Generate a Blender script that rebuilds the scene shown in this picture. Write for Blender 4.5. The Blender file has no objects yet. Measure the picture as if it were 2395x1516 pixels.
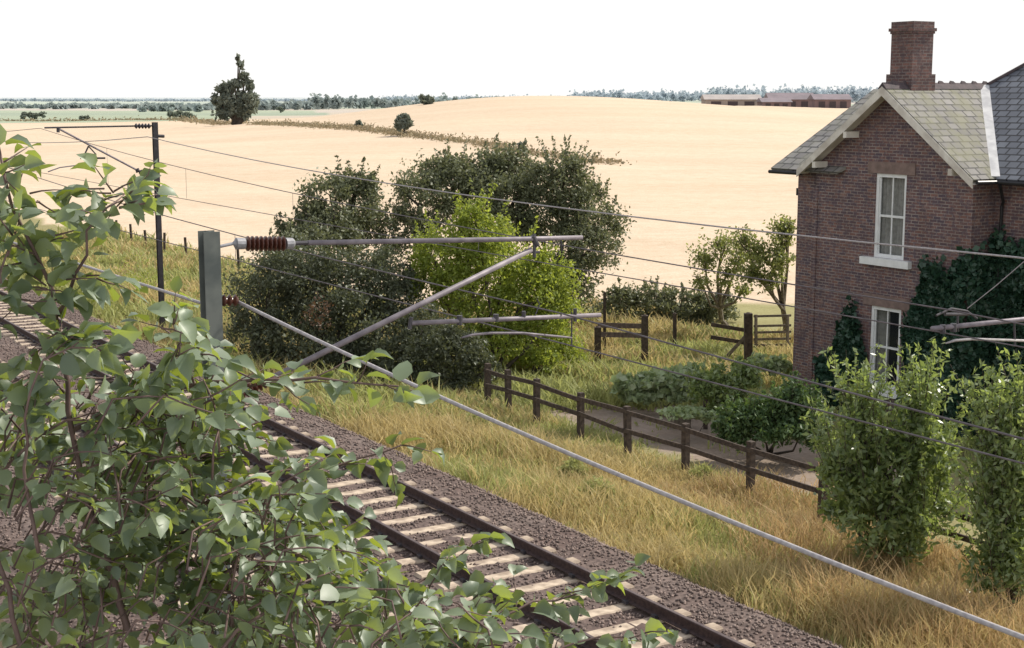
import bpy, math, random, numpy as np
from mathutils import Matrix, Vector
rng=np.random.default_rng(7); random.seed(7)
SC=bpy.context.scene; COL=SC.collection
F=3400.;CX=1197.5;CY=758.;H=7.
pit=math.atan(533/3400);cp,sp=math.cos(pit),math.sin(pit)
TH=math.radians(32);ST,CT=math.sin(TH),math.cos(TH)
A=np.array
def ray(px,py):
    u=(px-CX)/F;v=(CY-py)/F
    return A([u,cp+v*sp,-sp+v*cp])
O=A([0,0,H])
def W(a,t,z): return A([CT*a-ST*t,ST*a+CT*t,z])
def at_d(px,py,d): return O+ray(px,py)*d
def at_Y(px,py,Y): r=ray(px,py);return O+r*(Y/r[1])
def at_a(px,py,a): r=ray(px,py);return O+r*(a/(CT*r[0]+ST*r[1]))
def at_t(px,py,t): r=ray(px,py);return O+r*(t/(-ST*r[0]+CT*r[1]))
def sm(x): x=np.clip(x,0,1);return x*x*(3-2*x)
def terr(x,y):
    x=np.asarray(x,float);y=np.asarray(y,float)
    a=CT*x+ST*y
    z=np.interp(a,[-60,-6,3,4,13.2,14,18.8,23,28,60],[4,4,-.3,-.45,-.45,-.62,-.85,-1.1,-1.3,-1.0])
    s=np.where(x<8,55.,80.)
    z=z+8.1*np.exp(-((x-8)/s)**2)*sm((y-100)/280)*(1-sm((y-420)/300))
    z=z+2.9*sm((y-430)/150)*sm((x-40)/60)
    far=sm((a-16)/6)
    z=z+.05*np.sin(x*.9+1)*np.sin(y*.7)*far+.25*np.sin(x*.05)*np.sin(y*.03)*sm((a-40)/60)
    return z
def tz(x,y): return float(terr(x,y))
def gnd(px,py):
    r=ray(px,py);s=5.
    while s<9000:
        q=O+r*s
        if q[2]<tz(q[0],q[1]): 
            return A([q[0],q[1],tz(q[0],q[1])])
        s*=1.004
    return q
# ------------- objects
MW={}
def reg(o,par,loc=(0,0,0),rz=0):
    m=Matrix.Translation(Vector(loc))@Matrix.Rotation(rz,4,'Z')
    MW[o.name]=(MW[par.name]@m) if par else m
    if par:o.parent=par
    o.location=loc;o.rotation_euler=(0,0,rz)
def tag(o,label=None,cat=None,group=None,kind=None):
    if label:o['label']=label
    if cat:o['category']=cat
    if group:o['group']=group
    if kind:o['kind']=kind
    return o
def empty(name,loc,rz=0,label=None,cat=None,group=None):
    o=bpy.data.objects.new(name,None);o.empty_display_size=.3;COL.objects.link(o)
    reg(o,None,tuple(float(c) for c in loc),rz);return tag(o,label,cat,group)
def mk(name,V,Fc,mat,par=None,local=False,smooth=False):
    V=np.asarray(V,float).reshape(-1,3)
    if par is not None and not local:
        M=np.array(MW[par.name].inverted());V=V@M[:3,:3].T+M[:3,3]
    me=bpy.data.meshes.new(name)
    if isinstance(Fc,np.ndarray):
        k=Fc.shape[1];n=len(Fc)
        me.vertices.add(len(V));me.vertices.foreach_set('co',V.astype(np.float32).ravel())
        me.loops.add(n*k);me.loops.foreach_set('vertex_index',Fc.astype(np.int32).ravel())
        me.polygons.add(n);me.polygons.foreach_set('loop_start',(np.arange(n)*k).astype(np.int32))
        me.update(calc_edges=True);me.validate()
    else:
        me.from_pydata(V.tolist(),[],[list(f) for f in Fc]);me.update()
    if smooth: me.polygons.foreach_set('use_smooth',[True]*len(me.polygons))
    if mat:me.materials.append(mat)
    o=bpy.data.objects.new(name,me);COL.objects.link(o);reg(o,par);return o
class MB:
    def __init__(s): s.v=[];s.f=[]
    def add(s,V,Fc):
        b=len(s.v);s.v+= [tuple(map(float,q)) for q in V];s.f+=[tuple(b+i for i in f) for f in Fc];return s
    def box(s,x0,x1,y0,y1,z0,z1):
        return s.add([(x0,y0,z0),(x1,y0,z0),(x1,y1,z0),(x0,y1,z0),(x0,y0,z1),(x1,y0,z1),(x1,y1,z1),(x0,y1,z1)],
        [(0,3,2,1),(4,5,6,7),(0,1,5,4),(1,2,6,5),(2,3,7,6),(3,0,4,7)])
    def beam(s,p0,p1,w,h,up=(0,0,1)):
        p0=A(p0,float);p1=A(p1,float);d=p1-p0;d/=np.linalg.norm(d);u=A(up,float)
        if abs(d@u)>.95:u=A([CT,ST,0])
        r=np.cross(d,u);r/=np.linalg.norm(r);u=np.cross(r,d)
        V=[q+r*i*w/2+u*j*h/2 for q in(p0,p1) for i,j in((-1,-1),(1,-1),(1,1),(-1,1))]
        return s.add(V,[(0,1,2,3),(7,6,5,4),(0,4,5,1),(1,5,6,2),(2,6,7,3),(3,7,4,0)])
    def tube(s,P,R,n=8):
        P=[A(q,float) for q in P]
        if not hasattr(R,'__len__'):R=[R]*len(P)
        V=[];pr=None
        for i,q in enumerate(P):
            d=P[min(i+1,len(P)-1)]-P[max(i-1,0)];d=d/(np.linalg.norm(d)+1e-9)
            if pr is None:
                pr=np.cross(d,A([.31,.2,.93]));
            pr=pr-d*(pr@d);pr/=np.linalg.norm(pr)+1e-9;b=np.cross(d,pr)
            for k in range(n):
                w=2*math.pi*k/n;V.append(q+R[i]*(pr*math.cos(w)+b*math.sin(w)))
        Fc=[(i*n+k,i*n+(k+1)%n,(i+1)*n+(k+1)%n,(i+1)*n+k) for i in range(len(P)-1) for k in range(n)]
        Fc+=[tuple(range(n))[::-1],tuple((len(P)-1)*n+k for k in range(n))]
        return s.add(V,Fc)
    def out(s,name,mat,par=None,local=False,smooth=False): return mk(name,s.v,s.f,mat,par,local,smooth)
# ------------- materials
def base(name):
    m=bpy.data.materials.new(name);m.use_nodes=True;nt=m.node_tree
    return m,nt,nt.nodes['Principled BSDF'],nt.nodes['Material Output']
def N(nt,t,**k):
    n=nt.nodes.new(t)
    for a,b in k.items(): setattr(n,a,b)
    return n
def mixc(nt,fac,a,b,bt='MIX'):
    m=N(nt,'ShaderNodeMix',data_type='RGBA',blend_type=bt)
    for i,v in((0,fac),(6,a),(7,b)):
        if hasattr(v,'links'):nt.links.new(v,m.inputs[i])
        elif i==0:m.inputs[0].default_value=v
        else:m.inputs[i].default_value=(*v[:3],1)
    return m.outputs[2]
def noise(nt,scale,detail=3,vec=None,out=0,rough=.5):
    n=N(nt,'ShaderNodeTexNoise');n.inputs['Scale'].default_value=scale;n.inputs['Detail'].default_value=detail;n.inputs['Roughness'].default_value=rough
    if vec is None: vec=N(nt,'ShaderNodeTexCoord').outputs['Object']
    nt.links.new(vec,n.inputs['Vector']);return n.outputs[out]
def ramp(nt,f,a,b,lo=0.,hi=1.):
    r=N(nt,'ShaderNodeMapRange');nt.links.new(f,r.inputs[0]);r.inputs[1].default_value=a;r.inputs[2].default_value=b;r.inputs[3].default_value=lo;r.inputs[4].default_value=hi;return r.outputs[0]
def bump(nt,b,h,st,dist=.02):
    n=N(nt,'ShaderNodeBump');n.inputs['Strength'].default_value=st;n.inputs['Distance'].default_value=dist
    nt.links.new(h,n.inputs['Height']);nt.links.new(n.outputs[0],b.inputs['Normal'])
def simple(name,c,c2=None,scale=8,rough=.7,metal=0,bp=0,spec=.3):
    m,nt,b,o=base(name)
    c2=c2 or tuple(x*.65 for x in c)
    f=ramp(nt,noise(nt,scale,5),.35,.65)
    nt.links.new(mixc(nt,f,c,c2),b.inputs['Base Color'])
    b.inputs['Roughness'].default_value=rough;b.inputs['Metallic'].default_value=metal;b.inputs['Specular IOR Level'].default_value=spec
    if bp:bump(nt,b,noise(nt,scale*4,4),bp,.01)
    return m
def leafm(name,c1,c2,tc,tf=.4,rough=.5,nscale=.8,spec=.4):
    m,nt,b,o=base(name)
    g=N(nt,'ShaderNodeNewGeometry')
    c=mixc(nt,g.outputs['Random Per Island'],c1,c2)
    f=ramp(nt,noise(nt,nscale,2),.35,.65)
    c=mixc(nt,f,c,mixc(nt,.5,c,tuple(x*.6 for x in c1)))
    nt.links.new(c,b.inputs['Base Color']);b.inputs['Roughness'].default_value=rough;b.inputs['Specular IOR Level'].default_value=spec
    t=N(nt,'ShaderNodeBsdfTranslucent')
    tcc=mixc(nt,g.outputs['Random Per Island'],tc,tuple(x*.5 for x in tc))
    nt.links.new(tcc,t.inputs[0])
    ms=N(nt,'ShaderNodeMixShader');ms.inputs[0].default_value=tf
    nt.links.new(b.outputs[0],ms.inputs[1]);nt.links.new(t.outputs[0],ms.inputs[2]);nt.links.new(ms.outputs[0],o.inputs[0])
    return m
def brickm(name,mode,c1,c2,mort,w,h,ms,moss=None,bias=0,rough=.85,zs=1.,c3=None,c4=None,mf=.6):
    m,nt,b,o=base(name)
    tc=N(nt,'ShaderNodeTexCoord').outputs['Object']
    s=N(nt,'ShaderNodeSeparateXYZ');nt.links.new(tc,s.inputs[0])
    cb=N(nt,'ShaderNodeCombineXYZ')
    if mode=='xy':
        ad=N(nt,'ShaderNodeMath',operation='ADD');nt.links.new(s.outputs[0],ad.inputs[0]);nt.links.new(s.outputs[1],ad.inputs[1]);nt.links.new(ad.outputs[0],cb.inputs[0])
    else: nt.links.new(s.outputs['XY'.index(mode.upper())],cb.inputs[0])
    ml=N(nt,'ShaderNodeMath',operation='MULTIPLY');ml.inputs[1].default_value=zs
    nt.links.new(s.outputs[2],ml.inputs[0]);nt.links.new(ml.outputs[0],cb.inputs[1])
    br=N(nt,'ShaderNodeTexBrick');nt.links.new(cb.outputs[0],br.inputs['Vector'])
    br.inputs['Scale'].default_value=1;br.inputs['Brick Width'].default_value=w;br.inputs['Row Height'].default_value=h
    br.inputs['Mortar Size'].default_value=ms;br.inputs['Mortar Smooth'].default_value=.2;br.inputs['Bias'].default_value=bias
    br.inputs['Color1'].default_value=(*c1,1);br.inputs['Color2'].default_value=(*c2,1);br.inputs['Mortar'].default_value=(*mort,1)
    c=br.outputs['Color']
    if c3:
        f0=ramp(nt,noise(nt,5,4,rough=.85),.48,.56);c=mixc(nt,f0,c,mixc(nt,.65,c,c3))
    if c4:
        f0=ramp(nt,noise(nt,4.3,5,rough=.9),.55,.62);c=mixc(nt,f0,c,mixc(nt,.6,c,c4))
    f=ramp(nt,noise(nt,1.1,6,rough=.7),.42,.66)
    c=mixc(nt,f,c,mixc(nt,.4,c,tuple(x*.35 for x in c1)))
    if moss:
        f2=ramp(nt,noise(nt,1.7,6,rough=.7),.44,.62);c=mixc(nt,f2,c,mixc(nt,mf,c,moss))
    nt.links.new(c,b.inputs['Base Color']);b.inputs['Roughness'].default_value=rough
    bump(nt,b,br.outputs['Fac'],-.6,.015)
    return m
M=dict(
 steel=simple('galvanised_steel',(.17,.185,.17),(.105,.12,.115),6,.7,.05,spec=.15),
 tube=simple('aluminium_tube',(.27,.24,.26),(.17,.15,.17),9,.55,.15),
 darksteel=simple('dark_steel',(.085,.08,.09),None,9,.5,.3),
 wire=simple('weathered_wire',(.17,.15,.16),None,9,.5,.3),
 cable=simple('pale_cable',(.42,.40,.40),(.3,.28,.29),30,.6,.1),
 porcelain=simple('brown_glazed_porcelain',(.10,.035,.022),None,20,.3,0,spec=.5),
 fitting=simple('pale_fitting',(.36,.36,.38),None,20,.5,.2),
 rail=simple('rusty_rail',(.085,.055,.05),(.045,.03,.03),15,.6,.1),
 railtop=simple('dull_rail_top',(.15,.115,.11),(.09,.065,.065),5,.5,.4),
 concrete=simple('concrete',(.58,.48,.37),(.30,.235,.18),5,.9,bp=.3),
 wood=simple('weathered_wood',(.095,.072,.058),(.042,.032,.028),12,.9,bp=.4),
 woodg=simple('grey_wood',(.20,.165,.13),(.10,.085,.07),12,.9,bp=.3),
 bark=simple('bark',(.12,.10,.08),(.05,.04,.035),10,.9,bp=.5),
 barkp=simple('pale_bark',(.24,.21,.16),(.09,.07,.055),10,.9,bp=.5),
 twig=simple('purple_twig',(.16,.105,.09),(.085,.055,.05),14,.6),
 white=simple('white_paint',(.82,.84,.85),(.72,.74,.74),5,.5),
 cream=simple('cream_board',(.72,.69,.62),(.50,.46,.40),3,.6),
 stone=simple('sandstone',(.25,.18,.16),(.17,.125,.11),6,.9),
 lead=simple('pale_lead',(.62,.62,.62),(.45,.45,.46),4,.6),
 curtain=simple('net_curtain',(.55,.55,.52),(.4,.4,.37),9,.9),
 black=simple('black_iron',(.025,.025,.028),None,5,.4),
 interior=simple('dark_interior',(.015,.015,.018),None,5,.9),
 barnred=simple('barn_brick',(.25,.17,.165),(.19,.135,.14),.3,.9),
 barntan=simple('barn_sheet',(.36,.31,.28),(.30,.26,.24),.3,.9),
 barnroof=simple('barn_roof',(.24,.20,.22),(.19,.165,.18),.3,.9),
 ridge=simple('ridge_clay',(.10,.075,.08),(.06,.05,.055),6,.8),
 barnroof2=simple('barn_pale_roof',(.40,.36,.34),(.34,.31,.30),.3,.9),
 brick=brickm('dark_red_brick','xy',(.23,.115,.092),(.085,.06,.075),(.30,.26,.24),.235,.078,.011,c3=(.085,.07,.10),c4=(.33,.22,.185)),
 chim=brickm('chimney_brick','xy',(.21,.105,.088),(.10,.058,.058),(.21,.18,.165),.235,.078,.011,c3=(.08,.06,.068),c4=(.28,.17,.14)),
 slatey=brickm('mossy_slate','y',(.235,.225,.215),(.145,.14,.135),(.04,.04,.038),.34,.25,.028,moss=(.17,.17,.09),rough=.8,zs=1.7),  # grey slate with moss patches, used on both wing slopes
 slatex=brickm('grey_slate','x',(.29,.28,.265),(.19,.18,.18),(.05,.05,.05),.34,.25,.028,rough=.75,zs=1.7,moss=(.24,.235,.18)),
 slateb=brickm('blue_slate','x',(.185,.20,.23),(.115,.125,.15),(.03,.03,.035),.34,.25,.028,rough=.65,zs=1.7),
)
gm,nt,b,o=base('window_glass');b.inputs['Base Color'].default_value=(.05,.06,.07,1);b.inputs['Roughness'].default_value=.05;b.inputs['Alpha'].default_value=.3;M['glass']=gm
L=dict(
 fore=leafm('broad_leaf',(.25,.31,.23),(.055,.095,.06),(.55,.66,.05),.30,.45,3,.6),
 dark=leafm('dark_leaf',(.095,.115,.07),(.17,.19,.125),(.20,.22,.08),.28,.5),
 olive=leafm('olive_leaf',(.14,.16,.09),(.24,.26,.16),(.28,.30,.12),.32,.5),
 lime=leafm('lime_leaf',(.19,.26,.05),(.34,.40,.09),(.60,.68,.09),.45,.5),
 shrub=leafm('shrub_leaf',(.14,.21,.08),(.33,.40,.20),(.52,.64,.14),.38,.35,1.5,.7),
 ivy=leafm('ivy_leaf',(.022,.065,.04),(.06,.125,.08),(.03,.09,.03),.15,.45,1.2,.5),
 hedge=leafm('hedge_leaf',(.06,.12,.05),(.15,.22,.09),(.2,.30,.06),.28,.45,1.5),
 pale=leafm('pale_garden_leaf',(.32,.42,.22),(.44,.50,.32),(.5,.6,.2),.35,.5,2),
 orchard=leafm('orchard_leaf',(.18,.21,.08),(.29,.31,.14),(.5,.55,.13),.4,.5),
 russet=leafm('russet_leaf',(.15,.085,.06),(.12,.10,.06),(.25,.13,.05),.25,.5),
 gold=leafm('golden_grass',(.64,.52,.27),(.52,.44,.21),(.74,.60,.27),.4,.6,.5,.2),
 ggreen=leafm('green_grass',(.34,.38,.15),(.45,.45,.20),(.56,.58,.2),.4,.6,.6,.2),
 rust=leafm('rusty_grass',(.50,.35,.19),(.62,.46,.25),(.68,.48,.23),.38,.6,.7,.2),
 rough=leafm('rough_hedgerow',(.42,.34,.23),(.27,.25,.16),(.38,.31,.19),.25,.7,.1,.1),
 fartree=leafm('distant_leaf',(.16,.19,.165),(.24,.27,.22),(.26,.29,.2),.3,.8,.2,.1),  # leaf colour greyed to carry some distance haze
 haze1=leafm('hazy_wood_near',(.33,.40,.40),(.41,.47,.45),(.4,.46,.44),.35,.9,.02,0),  # bluish aerial haze painted into the leaf colours of both woods
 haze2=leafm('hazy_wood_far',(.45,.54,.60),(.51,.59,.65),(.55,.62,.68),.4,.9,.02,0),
)
# ------------- ground
ang=np.unique(np.concatenate([np.arange(-85,-24,1.),np.arange(-24,24.01,.25),np.arange(24,86,1.)]))*math.pi/180
rad=3*1.018**np.arange(0,452)
R_,A_=np.meshgrid(rad,ang,indexing='ij')
X=(R_*np.sin(A_)).ravel();Y=(R_*np.cos(A_)).ravel();Z=terr(X,Y)
nr,na=len(rad),len(ang)
i,j=np.meshgrid(np.arange(nr-1),np.arange(na-1),indexing='ij');q=(i*na+j).ravel()
Fq=np.stack([q,q+1,q+na+1,q+na],1)
gm_,nt,b,o=base('ground_cover')
at=N(nt,'ShaderNodeAttribute',attribute_name='gcol')
geo=N(nt,'ShaderNodeNewGeometry').outputs['Position']
def mapn(rot,sc):
    mp=N(nt,'ShaderNodeMapping');nt.links.new(geo,mp.inputs[0]);mp.inputs['Rotation'].default_value=(0,0,rot);mp.inputs['Scale'].default_value=sc;return mp.outputs[0]
f1=ramp(nt,noise(nt,1.3,6,mapn(.35,(.10,1,1)),rough=.75),.35,.7)
f2=ramp(nt,noise(nt,.035,4,geo),.35,.65)
f3=ramp(nt,noise(nt,9,4,geo,rough=.7),.3,.7)
f4=ramp(nt,noise(nt,.9,8,geo,rough=.85),.40,.62)
f5=ramp(nt,noise(nt,.06,4,mapn(-.3,(.2,1,1)),rough=.6),.40,.62)
c=at.outputs[0]
for f,mc in((f1,(.90,.88,.85)),(f2,(.94,.94,.94)),(f3,(.78,.75,.69)),(f4,(.87,.85,.81)),(f5,(.94,.925,.90))):
    c=mixc(nt,f,c,mixc(nt,1.,c,mc,'MULTIPLY'))
nt.links.new(c,b.inputs['Base Color']);b.inputs['Roughness'].default_value=.95;b.inputs['Specular IOR Level'].default_value=.1
bump(nt,b,noise(nt,6,4,geo),.5,.05)
G=mk('ground',np.stack([X,Y,Z],1),Fq,gm_,smooth=True);tag(G,'gently rolling ground under the verge, garden and fields','ground',kind='structure')
a=CT*X+ST*Y;t=-ST*X+CT*Y
wob=.8*np.sin(t*.31)+.5*np.sin(t*.83+1)+.6*np.sin(a*.5)
col=np.zeros((len(X),3));col[:]=(.12,.10,.07)
def put(m,c): col[m]=c
put(a>14,(.35,.29,.16))
put((a>18.8),(.32,.30,.16))
put((a>15.8+.4*wob)&(a<24)&(t>29)&(t<42),(.12,.12,.07))  # bush shadow painted as darker ground under and trackward of the clump
gard=(a>19.8)&(a<24.+.5*wob)&(t>21)&(t<32+wob);put(gard,(.34,.28,.24))
put((a>24.5+.3*wob)&(t>28),(.36,.35,.18))
fld=((a>25+wob*.5)&((Y>57+wob)|(t>52+wob)));put(fld,(.735,.61,.485))
put(fld&(Y>150)&(X>-60),(.75,.625,.50))
k=np.floor(np.log(np.maximum(Y,1)/455)/math.log(1.16));mm=np.floor((X/np.maximum(Y,1)+k*.37)*5+.3*np.sin(k*3))
h=np.abs(np.sin(k*12.9898+mm*78.233)*43758.5453)%1
pal=A([(.36,.44,.27),(.60,.51,.40),(.30,.38,.25),(.44,.54,.32),(.60,.51,.43),(.36,.44,.29)])
farm=(np.hypot(X,Y)>470)&~((X>-60)&(X<220)&(Y<700))
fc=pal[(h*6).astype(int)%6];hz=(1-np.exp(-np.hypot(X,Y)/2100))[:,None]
fc=fc*(1-hz)+A([.58,.65,.72])*hz  # distance haze painted into the far field colours
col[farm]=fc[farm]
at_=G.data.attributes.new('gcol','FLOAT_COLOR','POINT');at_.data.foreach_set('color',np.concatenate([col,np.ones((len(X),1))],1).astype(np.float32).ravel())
# ------------- ballast
bm_,nt,b,o=base('brown_ballast')
tc=N(nt,'ShaderNodeTexCoord').outputs['Object']
vo=N(nt,'ShaderNodeTexVoronoi');vo.inputs['Scale'].default_value=19;nt.links.new(tc,vo.inputs[0])
c=mixc(nt,vo.outputs['Color'],(.055,.038,.032),(.20,.15,.13))
c=mixc(nt,ramp(nt,noise(nt,.6,3),.35,.65),c,mixc(nt,1.,c,(.7,.62,.6),'MULTIPLY'))
nt.links.new(c,b.inputs['Base Color']);b.inputs['Roughness'].default_value=.9;bump(nt,b,vo.outputs['Distance'],-1.,.04)
def bz(a_,t_):
    z=np.interp(a_,[4.2,5.2,6.2,8.9,9.4,9.7,10.1,12.8,13.3,14.25],[-.5,-.24,-.205,-.205,-.24,-.24,-.205,-.205,-.205,-.68])
    return z+.012*np.sin(a_*7+t_*3)+.012*np.sin(t_*5.3-a_*2)
aa=np.linspace(4.2,14.25,60);tt=np.linspace(3,90,300)
AA,TT=np.meshgrid(aa,tt,indexing='ij');ZZ=bz(AA,TT)
V=np.stack([CT*AA-ST*TT,ST*AA+CT*TT,ZZ],-1).reshape(-1,3)
i,j=np.meshgrid(np.arange(59),np.arange(299),indexing='ij');q=(i*300+j).ravel()
BB=mk('track_bed',V,np.stack([q,q+300,q+301,q+1],1),bm_,smooth=True);tag(BB,'brown stone ballast bed beneath the two railway tracks','track bed',kind='structure')
ns=80000
sa=rng.uniform(4.8,14.25,ns)+.15*rng.normal(size=ns)*(rng.random(ns)<.1);stt=8+62*rng.random(ns)**1.9
near_=np.abs(sa-7.75)<1.3
trk=(near_|(np.abs(sa-11.27)<1.3))&(((stt-5)%.68)<.30)
onr=np.zeros(ns,bool)
for ra in(7.0,8.5,10.52,12.02): onr|=np.abs(sa-ra)<.09
keep=~(trk&(rng.random(ns)<np.where(near_,.72,.93)))&~onr
sa,stt=sa[keep],stt[keep];ns=len(sa)
oc=A([(1,0,0),(0,1,0),(-1,0,0),(0,-1,0),(0,0,1),(0,0,-1)],float)
sv=oc[None]*rng.uniform(.6,1.3,(ns,6,1))*rng.uniform(.018,.036,(ns,1,1))
w=rng.uniform(0,6.28,ns);cw,sw=np.cos(w)[:,None],np.sin(w)[:,None]
sv=np.stack([sv[...,0]*cw-sv[...,1]*sw+.3*sv[...,2],sv[...,0]*sw+sv[...,1]*cw,sv[...,2]],-1)
c0=np.stack([CT*sa-ST*stt,ST*sa+CT*stt,bz(sa,stt)+.008],-1)
sv+=c0[:,None]
of=A([(0,1,4),(1,2,4),(2,3,4),(3,0,4),(1,0,5),(2,1,5),(3,2,5),(0,3,5)])
fs=(of[None]+np.arange(ns)[:,None,None]*6).reshape(-1,3)
stm,nt,b,o=base('ballast_stone')
g=N(nt,'ShaderNodeNewGeometry').outputs['Random Per Island'];c=mixc(nt,g,(.055,.038,.034),(.28,.21,.18))
nt.links.new(c,b.inputs['Base Color']);b.inputs['Roughness'].default_value=.8
tag(mk('ballast_stones',sv.reshape(-1,3),fs,stm),'loose brown ballast stones around the sleepers','ballast',kind='stuff')
# ------------- tracks
def rail_mesh():
    return [(-.07,-.159),(.07,-.159),(.07,-.147),(.012,-.128),(.010,-.045),(.035,-.034),(.035,-.006),(.028,0),(-.028,0),(-.035,-.006),(-.035,-.034),(-.010,-.045),(-.012,-.128),(-.07,-.147)]
for (ac,t0,n,lab) in((11.27,9,79,'railway track nearer the fence, with pale concrete sleepers showing clearly'),(7.75,5,62,'railway track nearer the viewer, largely hidden behind the leafy branches')):
    root=empty('railway_track',W(ac,0,0),TH,lab,'railway track')
    for s in(-.75,.75):
        pr=rail_mesh();n_=len(pr)
        V=[(s+x,y,z) for y in(3.,92.) for x,z in pr]
        r=mk('rail',V,[(i,(i+1)%n_,n_+(i+1)%n_,n_+i) for i in range(n_)],M['rail'],root,True)
        MB().add([(s-.026,3,.002),(s+.026,3,.002),(s+.026,92,.002),(s-.026,92,.002)],[(0,1,2,3)]).out('running_surface',M['railtop'],r,True)
    pr=[(-.13,-.36),(.13,-.36),(.12,-.185),(.10,-.162),(-.10,-.162),(-.12,-.185)]
    def sl(mb):
        xs=[-1.25,-1.22,-.45,.45,1.22,1.25];dz=[-.06,0,-.018,-.018,0,-.06]
        V=[(x,y,z+(d if z>-.3 else 0)) for x,d in zip(xs,dz) for y,z in pr]
        Fc=[(k*6+i,k*6+(i+1)%6,k*6+6+(i+1)%6,k*6+6+i) for k in range(5) for i in range(6)]+[(5,4,3,2,1,0),(30,31,32,33,34,35)]
        return mb.add(V,Fc)
    s0=sl(MB()).out('sleeper',M['concrete'],root,True)
    cl=MB()
    for i in range(n):
        ty=t0+i*.68+.15
        ty=5+round((ty-5)/.68)*.68+.15
        s_=s0 if i==0 else s0.copy()
        if i:COL.objects.link(s_)
        s_.location=(random.uniform(-.02,.02),ty,random.uniform(-.014,.002)-(.012 if ac<9 else 0))
        for s in(-.75,.75):
            for e in(-.095,.095): cl.box(s+e-.025,s+e+.025,ty-.05,ty+.05,-.165,-.12)
    tag(cl.out('rail_clip',M['darksteel'],root,True),kind='stuff')
# ------------- overhead line
def hbeam(mb,a_,t_,z0,z1,w=.15,d=.15):
    for ds in(-1,1):
        c0=W(a_,t_+ds*(d/2-.006),z0);c1=W(a_,t_+ds*(d/2-.006),z1);mb.beam(c0,c1,w,.012,(-ST,CT,0))
    mb.beam(W(a_,t_,z0),W(a_,t_,z1),.01,d-.025,(-ST,CT,0));return mb
def lathe(p0,p1,prof,n=14):
    p0=A(p0);p1=A(p1);P=[p0+(p1-p0)*s for s,_ in prof];return MB().tube(P,[r for _,r in prof],n)
def insul(p0,p1,n,r,rc):
    prof=[(0,rc)]
    for i in range(n):
        s=(i+.1)/n;e=(i+.9)/n;m_=(s+e)/2
        prof+=[(s,rc),(m_-.1/n,r*.95),(m_+.1/n,r),(e,rc*1.1)]
    return lathe(p0,p1,prof+[(1,rc)])
def clamps(lst,p,par,mat='darksteel'):
    for x0,y0,x1,y1,r in lst: MB().tube([p(x0,y0),p(x1,y1)],r,8).out('clamp',M[mat],par)
T1=11.5
pm=at_t(489,560,T1);am=CT*pm[0]+ST*pm[1];ztop=at_t(487,541,T1)[2]
n1=empty('overhead_line_mast',W(am,T1,-.4),TH,'near grey steel mast with ribbed brown insulator and tubular cantilever reaching right over the tracks','mast')
hbeam(MB(),am,T1,-.4,ztop,.14,.14).out('mast_post',M['steel'],n1)
MB().beam(W(am,T1,-.6),W(am,T1,-.3),.6,.6,(-ST,CT,0)).out('footing',M['concrete'],n1)
p=lambda x,y:at_t(x,y,T1)
io=insul(p(574,570),p(666,570),9,.066,.028);io.out('insulator',M['porcelain'],n1,smooth=False)
fb=MB();fb.tube([p(513,577),p(545,570),p(549,570),p(552,570),p(572,570)],[.014,.014,.03,.05,.047],12).out('insulator_fitting',M['fitting'],n1)
MB().tube([p(668,570),p(684,569),p(688,569)],[.05,.046,.03],12).out('insulator_fitting',M['fitting'],n1)
MB().tube([p(686,569),p(722,568)],.019).out('tube_socket',M['darksteel'],n1)
MB().tube([p(720,568),p(1240,559),p(1361,556)],[.022,.023,.023],12).out('top_tube',M['tube'],n1,smooth=True)
MB().tube([p(640,882),p(1243,584)],.026,12).out('strut',M['tube'],n1,smooth=True)
insul(p(560,922),p(640,882),8,.06,.03).out('insulator',M['porcelain'],n1)
MB().tube([p(508,948),p(562,921)],.02).out('strut_fitting',M['fitting'],n1)
MB().tube([p(962,756),p(1404,737)],.022,12).out('registration_tube',M['tube'],n1,smooth=True)
MB().tube([p(1080,790),p(1105,783),p(1150,779),p(1220,779),p(1337,790)],[.009,.012,.013,.013,.010],10).out('steady_arm',M['tube'],n1,smooth=True)
clamps([(1250,548,1250,602,.016),(1238,590,1262,590,.012),(1312,552,1314,590,.008),(962,742,958,770,.02),(1252,738,1262,712,.006),(1262,712,1256,700,.006),(1337,730,1337,808,.008),(1345,722,1345,752,.018),(1225,728,1225,750,.02),(1160,735,1160,752,.028),(1075,738,1075,760,.028),(1245,552,1256,575,.03)],p,n1)
# far mast
T2=44.7
pm=at_t(370,500,T2);am2=CT*pm[0]+ST*pm[1];zt=at_t(368,286,T2)[2]
n2=empty('overhead_line_mast',W(am2,T2,-.7),TH,'distant slim dark mast with cantilever reaching left, standing in the grassy verge','mast')
hbeam(MB(),am2,T2,-.8,zt,.15,.15).out('mast_post',M['darksteel'],n2)
p=lambda x,y:at_t(x,y,T2)
MB().tube([p(362,294),p(104,299)],.026,8).out('top_tube',M['darksteel'],n2)
MB().tube([p(362,420),p(133,299)],.03,8).out('strut',M['tube'],n2)
insul(p(352,295),p(315,295),5,.085,.04).out('insulator',M['darksteel'],n2)
insul(p(356,416),p(318,397),5,.085,.04).out('insulator',M['darksteel'],n2)
MB().tube([p(188,370),p(246,370)],.03,8).out('registration_tube',M['darksteel'],n2)
clamps([(207,342,194,370,.025),(207,372,207,392,.03),(207,342,225,362,.02),(136,299,136,310,.05),(366,318,384,319,.05)],p,n2)
MB().tube([p(112,402),p(140,392),p(208,383)],.018,8).out('steady_arm',M['tube'],n2)
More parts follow.
